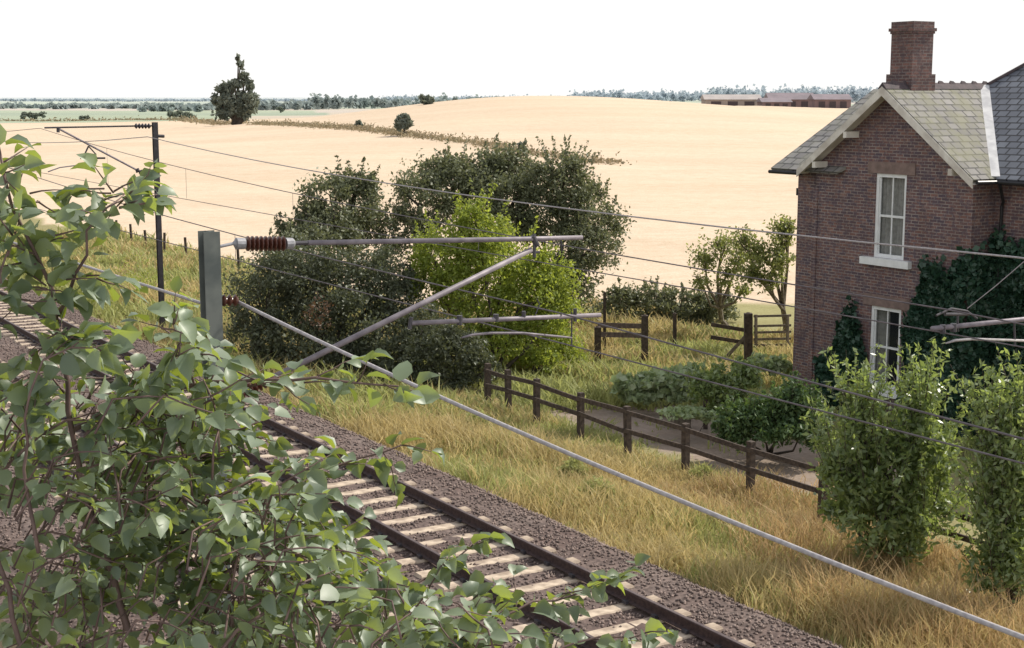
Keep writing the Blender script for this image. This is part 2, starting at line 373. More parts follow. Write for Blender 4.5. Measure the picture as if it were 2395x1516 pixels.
# right mast
T3=9.9;a3=15.6
n3=empty('overhead_line_mast',W(a3,T3,-.7),TH,'cantilever tubes entering at the right edge in front of the brick house','mast')
hbeam(MB(),a3,T3,-.8,5.6).out('mast_post',M['steel'],n3)
p=lambda x,y:at_t(x,y,T3)
e=p(2395,747);d=e-p(2180,768);k=(a3-(CT*e[0]+ST*e[1]))/(CT*d[0]+ST*d[1])
MB().tube([p(2180,769),e,e+d*k],.026,12).out('registration_tube',M['tube'],n3,smooth=True)
MB().tube([p(2212,803),p(2235,796),p(2275,793),p(2395,797)],[.008,.014,.015,.014],10).out('steady_arm',M['cable'],n3,smooth=True)
MB().tube([p(2262,722),p(2330,668),p(2395,612),p(2600,440)],.005,6).out('stay_wire',M['wire'],n3)
MB().tube([p(2190,738),p(2225,722),p(2262,728),p(2285,745)],.012).out('wire_loop',M['darksteel'],n3)
clamps([(2240,730,2240,775,.012),(2205,760,2205,780,.03),(2230,757,2230,776,.032),(2210,735,2265,735,.018),(2372,745,2374,808,.011)],p,n3)
def wire(name,a_,sup,r,lab,cat,sag,mat='wire',drops=None,grp=None):
    P=[]
    for (s0,s1) in zip(sup[:-1],sup[1:]):
        t0,z0,a0=s0;t1,z1,a1=s1
        for k in range(13):
            f=k/12
            P.append(W(a0+(a1-a0)*f,t0+(t1-t0)*f,z0+(z1-z0)*f-sag*4*f*(1-f)*(abs(t1-t0)/33)**2))
    P=[q for i,q in enumerate(P) if i==0 or np.linalg.norm(q-P[i-1])>1e-4]
    root=empty(name,P[0],0,lab,cat,grp)
    MB().tube(P,r,6).out('wire_strand',M[mat],root)
    for (td,zb) in drops or []:
        tsv=[-ST*q[0]+CT*q[1] for q in P];zz=np.interp(td,tsv,[q[2] for q in P])
        MB().tube([W(a_,td,zz),W(a_,td,zb)],.004,5).out('dropper',M['wire'],root)
wire('contact_wire',7.75,[(-8,4.60,7.75),(11.5,4.64,7.75),(44.7,4.7,7.75),(95,4.7,7.75)],.0075,'lowest thin wire over the nearer track, held by the near mast steady arm','wire',.02)
wire('catenary_wire',7.75,[(-8,4.66,7.75),(11.5,4.93,7.75),(44.7,6.0,7.75),(95,6,7.75)],.0085,'thin wire just above the lowest wire over the nearer track, with droppers','wire',.25,drops=[(20,4.64),(27,4.66),(34,4.68)])
wire('contact_wire',11.27,[(-8,4.6,11.27),(9.9,4.66,11.27),(44.7,4.72,11.27),(95,4.7,11.27)],.0075,'thin lower wire over the farther track, ending right at the cantilever before the house','wire',.02)
wire('catenary_wire',11.27,[(-8,4.66,11.27),(9.9,4.9,11.27),(44.7,6.05,11.27),(95,6,11.27)],.0085,'thin upper wire over the farther track, held at the top of the distant mast','wire',.25,drops=[(19,4.68),(26,4.69),(32,4.7),(38,4.71)])
wire('overhead_wire',15,[(5,4.85,15),(12,5.0,15),(44.7,5.75,14.55),(95,5.75,14.6)],.013,'thicker high wire sloping from the distant mast across the bushes to the house window','wire',.30,'cable')
pA=at_t(556,706,T1);pB=at_d(2395,1492,7.6);dl=pB-pA
pts=[pA+dl*f-A([0,0,.20*4*f*(1-f)*.35]) for f in np.linspace(0,1.45,30)]
cr=empty('feeder_cable',pA,0,'thick pale grey cable running from the near mast down to the bottom right corner','cable')
MB().tube(pts,.0155,10).out('cable_strand',M['cable'],cr,smooth=True)
pts=[W(am,T1+.1+45*f,pA[2]-.02+.3*f-.18*4*f*(1-f)) for f in np.linspace(0,1,30)]
MB().tube([pA]+pts[0:],.014,8).out('cable_strand',M['cable'],cr,smooth=True)
ii=insul(at_t(516,703,T1),at_t(556,703,T1),3,.05,.026);ii.out('insulator',M['porcelain'],cr)
# ------------- foliage helpers
def unit(v): return v/(np.linalg.norm(v,axis=-1,keepdims=True)+1e-9)
def quads(c,size,asp=.5,upb=.3):
    n=len(c);d=unit(rng.normal(size=(n,3))+A([0,0,upb]));e=unit(np.cross(d,rng.normal(size=(n,3))))
    s=size*rng.uniform(.6,1.3,(n,1))
    V=np.stack([c-d*s*.5,c+e*s*asp*.5,c+d*s*.5,c-e*s*asp*.5],1)
    return V.reshape(-1,3),(np.arange(n)[:,None]*4+A([0,1,2,3])[None])
def crown_pts(blobs,n,K=34,cr=.3,low=-.6,sh=.55):
    vol=A([(b[3]*b[4]*b[5])**(2/3) for b in blobs]);out=[]
    for b,w_ in zip(blobs,vol/vol.sum()):
        d=unit(rng.normal(size=(K*3,3)));d=d[d[:,2]>low][:K]
        rr=rng.uniform(sh,1.05,(len(d),1))
        cc=A(b[:3])+d*rr*A(b[3:6])
        m=int(n*w_);k=rng.integers(0,len(d),m)
        cs=rng.uniform(.5,1.3,len(d))[k][:,None]
        out.append(cc[k]+rng.normal(size=(m,3))*A(b[3:6])*cr*.62*cs)
    return np.concatenate(out)
def pxb(spec,Y0):
    res=[]
    for s in spec:
        px,py,rx,rz=s[:4];dy=s[4] if len(s)>4 else 0
        c=at_Y(px,py,Y0+dy);k=(Y0+dy)/F
        res.append((c[0],c[1],c[2],rx*k,(rx+rz)/2*k,rz*k))
    return res
def tree(name,base,blobs,n,leaf,mat,label,cat='tree',bark='bark',tr=.12,asp=.5,K=34,cr=.3,shoots=0,sl=.5,group=None,trunks=1,low=-.6,limb=True,sh=.55,nl=26,lat=.5):
    base=A([base[0],base[1],tz(base[0],base[1])-.05])
    root=empty(name,base,0,label,cat,group)
    mb=MB()
    for b in blobs:
        for q in range(trunks):
            tgt=A(b[:3])+rng.normal(size=3)*A(b[3:6])*.25;mid=(base+tgt)/2+rng.normal(size=3)*.06*np.linalg.norm(tgt-base);mid[2]-=.05*(tgt[2]-base[2])
            mb.tube([base+rng.normal(size=3)*[tr,tr,0],mid,tgt],[tr,tr*.6,tr*.25],6)
            if limb:
                for k in range(5):
                    d=unit(rng.normal(size=3)+A([0,0,.3]));e=A(b[:3])+d*A(b[3:6])*.9
                    mb.tube([tgt+(mid-tgt)*random.random()*.6,(tgt+e)/2+rng.normal(size=3)*.1*b[3],e],[tr*.3,tr*.16,tr*.06],5)
    P=crown_pts(blobs,n,K,cr,low,sh)
    if shoots:
        ex=[]
        for k in range(shoots):
            b=blobs[rng.integers(len(blobs))];d=unit(rng.normal(size=3)+A([0,0,.6]));d[2]=abs(d[2]);s0=A(b[:3])+d*A(b[3:6])*.8
            dd=unit(A([0,0,1.])+d*lat+rng.normal(size=3)*.15);ln=sl*rng.uniform(.5,1.3)
            f=rng.random((nl,1));ex.append(s0+dd*f*ln+rng.normal(size=(nl,3))*.07*(1.2-f))
            mb.tube([s0-dd*.2,s0+dd*ln],[.008,.003],4)
        P=np.concatenate([P]+ex)
    mb.out('trunk',M[bark],root)
    g=terr(P[:,0],P[:,1]);P[:,2]=np.maximum(P[:,2],g+.03+.2*rng.random(len(P)))
    V,Fq=quads(P,leaf,asp)
    mk('foliage' if cat!='tree' else 'crown',V,Fq,L[mat],root)
    return root
# mid trees
tree('bushy_tree',gnd(800,760),pxb([(800,480,90,70),(760,545,90,65,-1),(850,540,75,65,1),(830,435,45,38),(720,600,95,65,-2),(680,560,30,40,-1)],47),17000,.14,'olive','olive tree with a feathery left crown at the left back of the bush clump',tr=.15,cr=.27,shoots=60,sl=.7)
tree('bushy_tree',gnd(1080,760),pxb([(1080,440,105,75),(990,480,85,80,-1),(1160,420,95,65),(1040,405,65,40),(1170,500,90,90,-1),(1190,385,50,35),(960,560,60,60,-2)],50),24000,.14,'olive','tallest grey green tree at the top centre of the bush clump',tr=.18,cr=.27,shoots=60,sl=.6)
tree('bushy_tree',gnd(1330,760),pxb([(1300,440,90,65),(1370,510,85,70),(1280,520,80,75),(1370,600,80,70,-1),(1320,405,60,35),(1320,680,85,80,-1)],49),21000,.14,'olive','grey green tree at the right of the bush clump beside the stubble',tr=.16,cr=.27,shoots=80,sl=.8,lat=1.)
tree('bush',gnd(1150,890),pxb([(1110,560,95,65),(1180,620,125,85),(1040,600,75,70),(1230,690,115,90),(1120,700,135,90),(1230,800,95,90,.3),(1110,510,45,38),(1010,680,60,70),(1290,700,65,65),(1150,810,80,60,-.8),(1260,850,60,35,-.3)],41.5),34000,.12,'lime','bright yellow green bush in front of the grey green trees',cat='bush',tr=.07,shoots=110,sl=.7,cr=.26)
tree('bush',gnd(740,880),pxb([(700,640,115,70),(630,700,95,90),(800,680,120,100),(900,660,90,80,1),(740,780,150,100),(600,790,70,80),(890,780,110,110,0),(680,850,120,50),(820,850,110,50)],40.5),42000,.115,'dark','large dark bush at the left of the clump, behind the near cantilever strut',cat='bush',tr=.1,cr=.27,shoots=60)
tree('bush',gnd(1030,900),pxb([(1000,790,80,80),(1060,830,80,70),(950,850,80,60),(1120,870,60,35),(1030,890,80,30)],38.8),15000,.11,'dark','low dark bush under the yellow green bush by the end of the fence',cat='bush',tr=.06,cr=.27)
tree('bush',gnd(740,790),pxb([(745,730,30,50,-.5)],38.8),260,.10,'russet','small patch of reddish brown leaves on the dark left bush',cat='bush',tr=.02)
def gnarly(base,blobs,n,label,tilt):
    base=A([base[0],base[1],tz(base[0],base[1])-.05]);root=empty('fruit_tree',base,0,label,'tree','old fruit trees beside the house')
    mb=MB();c=np.mean([b[:3] for b in blobs],0);fork=base+(c-base)*.38+A([tilt,0,0])
    mb.tube([base,(base+fork)/2+A([tilt*.5,0,0]),fork],[.13,.10,.085],8)
    for b in blobs:
        tgt=A(b[:3]);m_=(fork+tgt)/2+rng.normal(size=3)*.18
        mb.tube([fork,m_,tgt],[.07,.045,.02],7)
        for k in range(7):
            e=tgt+unit(rng.normal(size=3))*A(b[3:6])*.95;mb.tube([m_+(tgt-m_)*random.random(),(tgt+e)/2+rng.normal(size=3)*.08,e],[.025,.015,.006],5)
    mb.out('trunk',M['barkp'],root)
    P=crown_pts(blobs,n,22,.42,-1,.1);V,Fq=quads(P,.13,.5);mk('crown',V,Fq,L['orchard'],root)
gnarly(gnd(1710,775),pxb([(1690,570,40,30),(1650,610,45,35),(1735,600,35,35),(1640,660,30,25),(1700,640,40,30),(1740,680,25,20)],50),2800,'sparse old fruit tree with an upright trunk, left of the leaning one',-.3)
gnarly(gnd(1835,800),pxb([(1780,590,50,45),(1830,540,35,35),(1760,640,40,35),(1740,560,30,25),(1825,610,30,50),(1845,530,20,25),(1800,660,30,25)],47),3800,'old fruit tree with a curved pale trunk leaning left against the house corner',.15)
bt=gnd(556,291);Yb=float(bt[1])
tree('lone_tree',bt,pxb([(560,238,26,24),(525,222,28,17),(552,196,17,11),(568,178,11,10),(512,240,15,10),(582,232,18,22),(563,155,8,10),(557,136,5,8),(540,264,32,15),(582,200,13,11),(585,262,18,14),(538,206,12,7)],Yb),5000,1.25,'fartree','tall lone tree with a thin spiky top standing at the far field edge',tr=.5,K=10,cr=.38,limb=False,low=-1,sh=.3)
ft=[((945,318),[(945,292,17,20),(948,278,9,9)],'round dark bush standing on the rough strip between the stubble fields',700,1.1),
((1225,362),[(1225,346,12,14)],'small yellowish bush on the rough strip above the bush clump',260,.5),
((840,300),[(838,293,8,7)],'tiny bush on the rough strip left of the round dark bush',120,.9),
((75,281),[(66,272,16,8),(92,272,14,8)],'low dark pair of bushes at the far left field edge',500,1.2),
((198,282),[(198,276,12,6)],'single low dark bush right of the low dark pair',200,1.2),
((425,279),[(410,268,16,9),(440,271,20,7)],'low dark thicket just left of the tall lone tree',500,1.3),
((655,264),[(655,257,9,6)],'small rounded tree right of the tall lone tree',180,1.4),
((853,254),[(850,241,17,10)],'hazy rounded tree on the skyline beyond the hill shoulder',350,2.5),
((993,245),[(995,236,16,10)],'dark rounded tree on the brow of the hill',350,1.4)]
for (bp_,bl,lab,n,lf) in ft:
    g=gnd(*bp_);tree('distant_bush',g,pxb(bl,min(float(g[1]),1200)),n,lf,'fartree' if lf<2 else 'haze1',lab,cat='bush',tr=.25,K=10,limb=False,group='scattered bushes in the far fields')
def strip(pl,h,n,w,leaf,mat,name,lab):
    P=[]
    G_=[gnd(*q) for q in pl]
    for a0,b0 in zip(G_[:-1],G_[1:]):
        m=int(n*np.linalg.norm(b0-a0)/30);f=rng.random((m,1));q=a0+(b0-a0)*f;q[:,:2]+=rng.normal(size=(m,2))*w;q[:,2]=terr(q[:,0],q[:,1])+np.abs(rng.normal(size=m))*h*(.6+.5*np.sin(f[:,0]*23)*np.sin(f[:,0]*7+1));P.append(q)
    V,Fq=quads(np.concatenate(P),leaf,.5);tag(mk(name,V,Fq,L[mat]),lab,'hedgerow',kind='stuff')
strip([(600,291),(760,297),(860,305),(960,318),(1050,328),(1130,338),(1215,356),(1310,370),(1440,384)],.38,1600,1.1,.42,'rough','hedgerow','rough brown grassy strip dividing the two stubble fields')
strip([(0,283),(150,284),(300,281),(420,281),(560,290)],.5,400,2,.9,'rough','hedgerow','thin rough hedge line at the left far edge of the stubble')
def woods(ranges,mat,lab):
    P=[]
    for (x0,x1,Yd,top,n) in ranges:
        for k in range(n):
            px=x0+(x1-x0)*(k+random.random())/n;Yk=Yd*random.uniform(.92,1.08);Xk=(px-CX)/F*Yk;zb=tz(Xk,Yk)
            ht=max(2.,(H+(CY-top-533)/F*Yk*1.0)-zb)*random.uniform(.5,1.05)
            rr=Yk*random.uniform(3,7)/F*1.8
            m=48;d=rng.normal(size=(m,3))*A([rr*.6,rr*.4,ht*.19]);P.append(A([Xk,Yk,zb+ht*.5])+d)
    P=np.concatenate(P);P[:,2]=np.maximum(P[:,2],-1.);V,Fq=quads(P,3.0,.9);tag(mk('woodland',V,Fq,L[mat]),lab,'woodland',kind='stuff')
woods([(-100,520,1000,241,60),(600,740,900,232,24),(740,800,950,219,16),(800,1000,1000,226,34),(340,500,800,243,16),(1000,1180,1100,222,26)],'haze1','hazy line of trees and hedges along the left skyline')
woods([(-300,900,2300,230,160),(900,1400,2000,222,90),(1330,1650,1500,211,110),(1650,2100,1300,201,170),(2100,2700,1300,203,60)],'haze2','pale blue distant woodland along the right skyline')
def barn(x0,x1,yb,yt,ye,Yd,wm,rm,lab):
    p0=at_Y(x0,yb,Yd);p1=at_Y(x1,yb,Yd);ze=at_Y(x0,ye,Yd)[2];zt=at_Y(x0,yt,Yd)[2];zb=min(p0[2],tz(p0[0],Yd))-.5;dp=14
    root=empty('barn',(p0[0],Yd,zb),0,lab,'barn','farm barns on the skyline');w_=p1[0]-p0[0]
    MB().box(0,w_,0,dp,0,ze-zb).out('wall',M[wm],root,True)
    e,r_=ze-zb+.02,zt-zb
    MB().add([(-.6,-.6,e),(w_+.6,-.6,e),(w_+.6,dp/2,r_),(-.6,dp/2,r_),(w_+.6,dp+.6,e),(-.6,dp+.6,e)],[(0,1,2,3),(3,2,4,5),(0,3,5),(1,4,2)]).out('roof',M[rm],root,True)
    for k in range(3): MB().box(w_*(.1+.3*k),w_*(.28+.3*k),-.1,.05,0,(ze-zb)*.8).out('door',M['ridge'],root,True)
barn(1650,1780,250,221,233,620,'barntan','barnroof2','long tan low barn, leftmost of the skyline barns')
barn(1784,1850,252,229,239,600,'barnred','barnroof','lower dark open fronted barn in the middle of the skyline barns')
barn(1800,1905,252,217,233,640,'barnred','barnroof','tall reddish brown barn behind the lower dark one')
barn(1906,1990,252,220,233,610,'barnred','barnroof','reddish brown barn at the right end, nearest the house roof')
# ------------- house
HA=27.7;HT=28.9;gz=-1.45
ho=W(HA,HT,0);house=empty('brick_house',(ho[0],ho[1],gz),TH-math.pi/2,'two storey dark red brick house with slate roof, sash windows and tall chimney','house')
z=lambda v:v-gz
mb=MB()
def wallxz(mb,xs,zs,y,holes,rv=.12):
    for i in range(len(xs)-1):
        for j in range(len(zs)-1):
            x0,x1,z0,z1=xs[i],xs[i+1],zs[j],zs[j+1]
            if (i,j) in holes:
                mb.add([(x0,y,z0),(x1,y,z0),(x1,y,z1),(x0,y,z1),(x0,y+rv,z0),(x1,y+rv,z0),(x1,y+rv,z1),(x0,y+rv,z1)],[(0,1,5,4),(1,2,6,5),(2,3,7,6),(3,0,4,7)])
            else: mb.add([(x0,y,z0),(x1,y,z0),(x1,y,z1),(x0,y,z1)],[(0,1,2,3)])
WX0,WX1=2.16,3.2
U0,U1,L0,L1=2.9,5.05,-.45,1.64
RZ=7.18;SL=.735;XE=2.95;EZ=RZ-SL*XE
wallxz(mb,[0,WX0,WX1,5.3],[0,z(L0),z(L1),z(U0),z(U1)],0,{(1,1),(1,3)})
def gy(x): return z(RZ-.01-SL*abs(x-2.65))
mb.add([(0,0,z(U1)),(WX0,0,z(U1)),(WX1,0,z(U1)),(5.3,0,z(U1)),(5.3,0,gy(5.3)),(2.65,0,gy(2.65)),(0,0,gy(0))],[(0,1,2,3,4,5,6)])
mb.add([(5.3,0,0),(5.3,.8,0),(5.3,.8,gy(5.3)),(5.3,0,gy(5.3))],[(0,1,2,3)])
mb.add([(-.02,0,0),(-.02,.1,0),(-.02,.1,z(5)),(-.02,0,z(5))],[(0,1,2,3)])
mb.add([(-.80,.1,0),(0,.1,0),(0,.1,z(5.05)),(-.80,.1,z(5.05))],[(0,1,2,3)])
mb.add([(-.80,.1,0),(-.80,7,0),(-.8,7,z(5.05)),(-.8,3.6,z(7.1)),(-.8,.1,z(5.05))],[(4,3,2,1,0)])
mb.add([(5.3,.8,0),(12,.8,0),(12,.8,z(5.2)),(5.3,.8,z(5.2))],[(0,1,2,3)])
mb.add([(12,.8,0),(12,9,0),(12,9,z(5.1)),(12,4.95,z(8.4)),(12,.8,z(5.2))],[(0,1,2,3,4)])
mb.add([(-.8,7,0),(-.8,7,z(5)),(2.65,7,z(5)),(2.65,9,z(4.9)),(12,9,z(4.9)),(12,9,0)],[(0,1,2,3,4,5)])
mb.out('wall',M['brick'],house,True)
MB().box(-.06,.10,-.035,.3,0,z(4.6)).out('corner_pier',M['brick'],house,True)
def slab(P,th,mat,name,par):
    P=[A(q,float) for q in P];n_=np.cross(P[1]-P[0],P[2]-P[0]);n_/=np.linalg.norm(n_)
    if n_[2]<0:n_=-n_
    k=len(P);V=[q+n_*th for q in P]+P
    return MB().add(V,[tuple(range(k)),tuple(range(2*k-1,k-1,-1))]+[(i,k+i,k+(i+1)%k,(i+1)%k) for i in range(k)]).out(name,M[mat],par,True)
rf=slab([(2.65,-.4,z(RZ)),(2.65+XE,-.4,z(EZ)),(2.65+XE,.4,z(EZ)),(2.65,3.5,z(RZ))],.07,'slatey','roof',house)
slab([(2.65,-.4,z(RZ)),(2.65-XE,-.4,z(EZ)),(2.65-XE,.8,z(EZ)),(2.65,4.0,z(RZ))],.07,'slatey','roof',house)
slab([(-1.55,-.2,z(4.98)),(1.0,-.2,z(4.98)),(2.5,3.65,z(7.14)),(-1.55,3.65,z(7.14))],.07,'slatex','roof',house)
slab([(-1.55,3.65,z(7.14)),(2.5,3.65,z(7.14)),(2.5,7.2,z(5)),(-1.55,7.2,z(5))],.07,'slatex','roof',house)
ys_=(8.38-EZ)/4.55
slab([(2.68+XE,.40,z(EZ)),(12.4,.40,z(EZ)),(12.4,4.95,z(8.38)),(4.1,4.95,z(8.38)),(2.68,3.3,z(EZ+2.9*ys_))],.07,'slateb','roof',house)
slab([(2.72,3.5,z(7.17)),(4.2,4.95,z(8.33)),(2.72,6.4,z(7.1))],.07,'slatey','roof',house)
slab([(4.2,4.95,z(8.36)),(12.4,4.95,z(8.36)),(12.4,9.4,z(4.7)),(2.72,9.4,z(4.7)),(2.72,6.4,z(7.1))],.07,'slatex','roof',house)
MB().beam((2.69+XE,.38,z(EZ+.10)),(2.72,3.32,z(EZ+.11+2.92*ys_)),.30,.03).out('valley_flashing',M['lead'],house,True)
MB().beam((2.72,3.4,z(EZ+.12+2.95*ys_)),(4.1,4.97,z(8.52)),.2,.06).out('hip_tiles',M['ridge'],house,True)
rt=MB();rt.add([(2.50,-.42,z(RZ+.0)),(2.65,-.42,z(RZ+.16)),(2.80,-.42,z(RZ+.0)),(2.50,3.5,z(RZ+.0)),(2.65,3.5,z(RZ+.16)),(2.80,3.5,z(RZ+.0))],[(0,1,4,3),(1,2,5,4),(0,2,1)])
for k in range(9):
    y=-.1+k*.42;rt.add([(2.61,y,z(RZ+.11)),(2.69,y,z(RZ+.11)),(2.69,y+.26,z(RZ+.11)),(2.61,y+.26,z(RZ+.11)),(2.65,y+.02,z(RZ+.215)),(2.65,y+.16,z(RZ+.20))],[(0,1,4),(1,2,5,4),(2,3,5),(3,0,4,5)])
rt.out('ridge_tiles',M['ridge'],house,True)
for s in(-1,1):
    x1=2.65+s*(XE+.02);dz=SL*(XE+.02)
    MB().add([(2.65,-.43,z(RZ+.06)),(x1,-.43,z(RZ+.06-dz)),(x1,-.43,z(RZ-.14-dz)),(2.65,-.43,z(RZ-.17)),(2.65,-.40,z(RZ+.06)),(x1,-.40,z(RZ+.06-dz)),(x1,-.40,z(RZ-.14-dz)),(2.65,-.40,z(RZ-.17))],[(0,1,2,3),(7,6,5,4),(0,4,5,1),(3,2,6,7),(1,5,6,2)]).out('bargeboard',M['cream'],house,True)
    MB().add([(2.65,-.395,z(RZ-.06)),(x1,-.395,z(RZ-.06-dz)),(x1,0,z(RZ-.06-dz)),(2.65,0,z(RZ-.06))],[(0,1,2,3)]).out('soffit',M['cream'],house,True)
for x in(.35,1.45,4.95):
    zz=RZ-.08-SL*abs(x-2.65);MB().box(x-.06,x+.06,-.45,.02,z(zz-.28),z(zz-.12)).out('purlin_end',M['cream'],house,True)
for (z0,z1,nm) in((U0,U1,0),(L0,L1,1)):
    x0,x1=WX0,WX1;fr=MB();zm=(z0+z1)/2
    for (a0,a1,b0,b1) in((x0,x0+.09,z0,z1),(x1-.09,x1,z0,z1),(x0+.09,x1-.09,z1-.09,z1),(x0+.09,x1-.09,z0,z0+.10)): fr.box(a0,a1,.03,.115,z(b0),z(b1))
    f=fr.out('window',M['white'],house,True)
    g=MB()
    g.box(x0+.09,x1-.09,.07,.11,z(zm-.03),z(zm+.03));g.box((x0+x1)/2-.018,(x0+x1)/2+.018,.075,.105,z(z0+.1),z(zm-.03));g.box((x0+x1)/2-.018,(x0+x1)/2+.018,.075,.105,z(zm+.03),z(z1-.09))
    for s in(x0+.09,x1-.125): g.box(s,s+.035,.072,.108,z(z0+.1),z(z1-.09))
    g.out('sash_bars',M['white'],f,True)
    MB().add([(x0+.08,.09,z(z0+.1)),(x1-.08,.09,z(z0+.1)),(x1-.08,.09,z(z1-.09)),(x0+.08,.09,z(z1-.09))],[(0,1,2,3)]).out('pane',M['glass'],f,True)
    segs=[(x0,x1)] if nm==0 else [(x0,x0+.5)]
    for c0,c1 in segs:
        xs=np.linspace(c0,c1,25);V=[(x,.2+.03*math.sin(i*2.),zz) for zz in(z(z0),z(z1)) for i,x in enumerate(xs)]
        MB().add(V,[(i,i+1,26+i,25+i) for i in range(24)]).out('curtain',M['curtain'],f,True)
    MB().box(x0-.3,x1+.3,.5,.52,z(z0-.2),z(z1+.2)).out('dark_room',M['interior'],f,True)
    MB().box(x0-.28,x1+.28,-.02,.03,z(z1+.002),z(z1+.30)).out('lintel',M['stone'],f,True)
    MB().box(x0-.34,x1+.28,-.14,.06,z(z0-.19),z(z0-.002)).out('sill',M['white'],f,True)
ch=MB();cy=.85;cx_=2.40
def cbx(h,z0,z1): ch.box(cx_-h,cx_+h,cy-h,cy+h,z(z0),z(z1))
cbx(.43,6.2,7.55);cbx(.365,7.55,8.56);cbx(.39,8.56,8.62);cbx(.42,8.62,8.70);cbx(.375,8.70,8.86)
ch.out('chimney',M['chim'],house,True)
MB().tube([(2.75+XE,-.35,z(EZ-.02)),(2.75+XE,.33,z(EZ-.03))],.05,8).out('gutter',M['black'],house,True)
MB().tube([(2.8+XE,.33,z(EZ-.03)),(12.4,.33,z(EZ-.05))],.05,8).out('gutter',M['black'],house,True)
MB().tube([(5.80,.33,z(EZ-.08)),(5.62,.7,z(4.5)),(5.55,.74,z(4.4)),(5.55,.74,z(-1.3))],.04,8).out('downpipe',M['black'],house,True)
MB().tube([(-1.6,-.24,z(4.94)),(-.35,-.24,z(4.94))],.05,8).out('gutter',M['black'],house,True)
MB().box(-.98,-.8,.2,.26,z(4.3),z(4.5)).out('wall_bracket',M['black'],house,True)
# ivy
def ivy(xr,topf,yf,n,lab,corner=False):
    xs=rng.uniform(*xr,n)
    tp=np.array([topf(x) for x in xs])+rng.normal(size=n)*.15+.22*np.sin(xs*5)+.12*np.sin(xs*13)
    zz=gz+(tp-gz)*rng.random(n)**.9
    ys=np.array([yf(x) for x in xs])-rng.uniform(.03,.22,n)*(1+.6*np.sin(xs*3.1+zz*2.3))
    if corner:
        k=rng.random(n)<.09;xs=np.where(k,5.34+.2*rng.random(n),xs);ys=np.where(k,rng.uniform(-.1,.8,n),ys);zz=np.where(k,gz+(3.2+rng.normal(size=n)*.15-gz)*rng.random(n),zz)
    M4=np.array(MW[house.name]);P=np.stack([xs,ys,zz-gz],1)@M4[:3,:3].T+M4[:3,3]
    r=empty('ivy',M4[:3,:3]@A([xr[0],0,0])+M4[:3,3],0,lab,'ivy')
    V,Fq=quads(P,.17,.8,-.2);mk('leaves',V,Fq,L['ivy'],r)
    for k in range(8):
        x=random.uniform(*xr);MB().tube([M4[:3,:3]@A([x,yf(x)-.03,0])+M4[:3,3],M4[:3,:3]@A([x+.1,yf(x)-.03,max(.3,(topf(x)-gz)*.8)])+M4[:3,3]],.015,5).out('stem',M['bark'],r)
ivy((3.4,11.5),lambda x:np.interp(x,[3.3,3.6,3.9,4.4,5.3,5.6,7,12],[-.2,1.7,2.5,2.8,3.1,3.7,3.3,2.9]),lambda x:0 if x<5.3 else .8,42000,'dense dark ivy covering the lower right wall of the house',True)
ivy((.5,2.1),lambda x:np.interp(x,[.5,1.1,1.7,2.1],[-.4,.9,1.3,.4]),lambda x:0,5200,'small ivy patch left of the lower sash window')
# ------------- shrubs near house
def Yof(px,py): return float(gnd(px,py)[1])
y=Yof(2090,1345)
tree('shrub',gnd(2090,1345),pxb([(2060,1070,95,60),(1985,1110,65,75),(2160,1070,75,80),(2040,1180,110,90),(2160,1190,85,90),(2150,970,30,55),(2005,990,26,50),(2085,1280,75,60)],y),11000,.14,'shrub','large leafy green shrub standing before the lower window of the house',cat='shrub',tr=.04,asp=.38,shoots=240,sl=.95,sh=.4,cr=.32,lat=.6,nl=24)
y=Yof(2370,1440)
tree('shrub',gnd(2370,1440),pxb([(2370,1100,80,90),(2330,1200,60,80),(2400,1260,90,110),(2340,1340,75,70),(2320,1020,22,60),(2400,1000,40,60)],y),6500,.13,'shrub','tall leafy green shrub cut off by the right edge of the picture',cat='shrub',tr=.04,asp=.38,shoots=190,sl=.85,sh=.4,cr=.34,lat=.6,nl=24)
tree('shrub',gnd(1800,1060),pxb([(1740,985,60,35),(1820,990,85,50),(1880,1000,65,55),(1850,940,55,28),(1720,1020,50,30)],31),9000,.12,'hedge','low dark green garden shrub behind the wooden fence',cat='shrub',tr=.04,shoots=80,sl=.4,lat=1.,cr=.3)
tree('shrub',gnd(1690,960),pxb([(1690,905,55,35),(1650,920,40,30),(1740,890,40,25),(1700,950,50,25)],33.5),3600,.13,'shrub','pale green upright bush at the left end of the low dark shrub',cat='shrub',tr=.03,shoots=70,sl=.4)
tree('garden_plant',gnd(1540,935),pxb([(1480,905,40,26),(1540,895,50,28),(1600,885,50,28),(1500,925,50,16),(1570,920,55,16)],36.5),3200,.22,'pale','patch of big pale leaved vegetables in the garden behind the fence',cat='plant',tr=.03,asp=.8,limb=False)
tree('garden_plant',gnd(1580,975),pxb([(1600,965,60,10),(1660,975,40,12)],33.),700,.14,'pale','low light green ground plants in front of the vegetable patch',cat='plant',tr=.02,asp=.7,limb=False)
tree('garden_plant',gnd(1800,870),pxb([(1790,850,40,22),(1830,865,30,18),(1740,860,30,15)],41),1600,.16,'pale','small leafy plant near the foot of the left house corner',cat='plant',tr=.03,asp=.7,limb=False)
tree('shrub',gnd(1520,760),pxb([(1450,715,50,40),(1530,705,60,35),(1610,720,60,35),(1680,730,50,40),(1500,760,70,30),(1600,770,60,30)],53),13000,.14,'olive','straggly grey green hedge between the garden and the stubble',cat='shrub',tr=.04,shoots=60,sl=.5)
tree('shrub',gnd(1400,860),pxb([(1330,840,40,50),(1300,800,40,50)],42.5),4000,.10,'lime','green bramble clump at the right foot of the yellow green bush',cat='shrub',tr=.03)
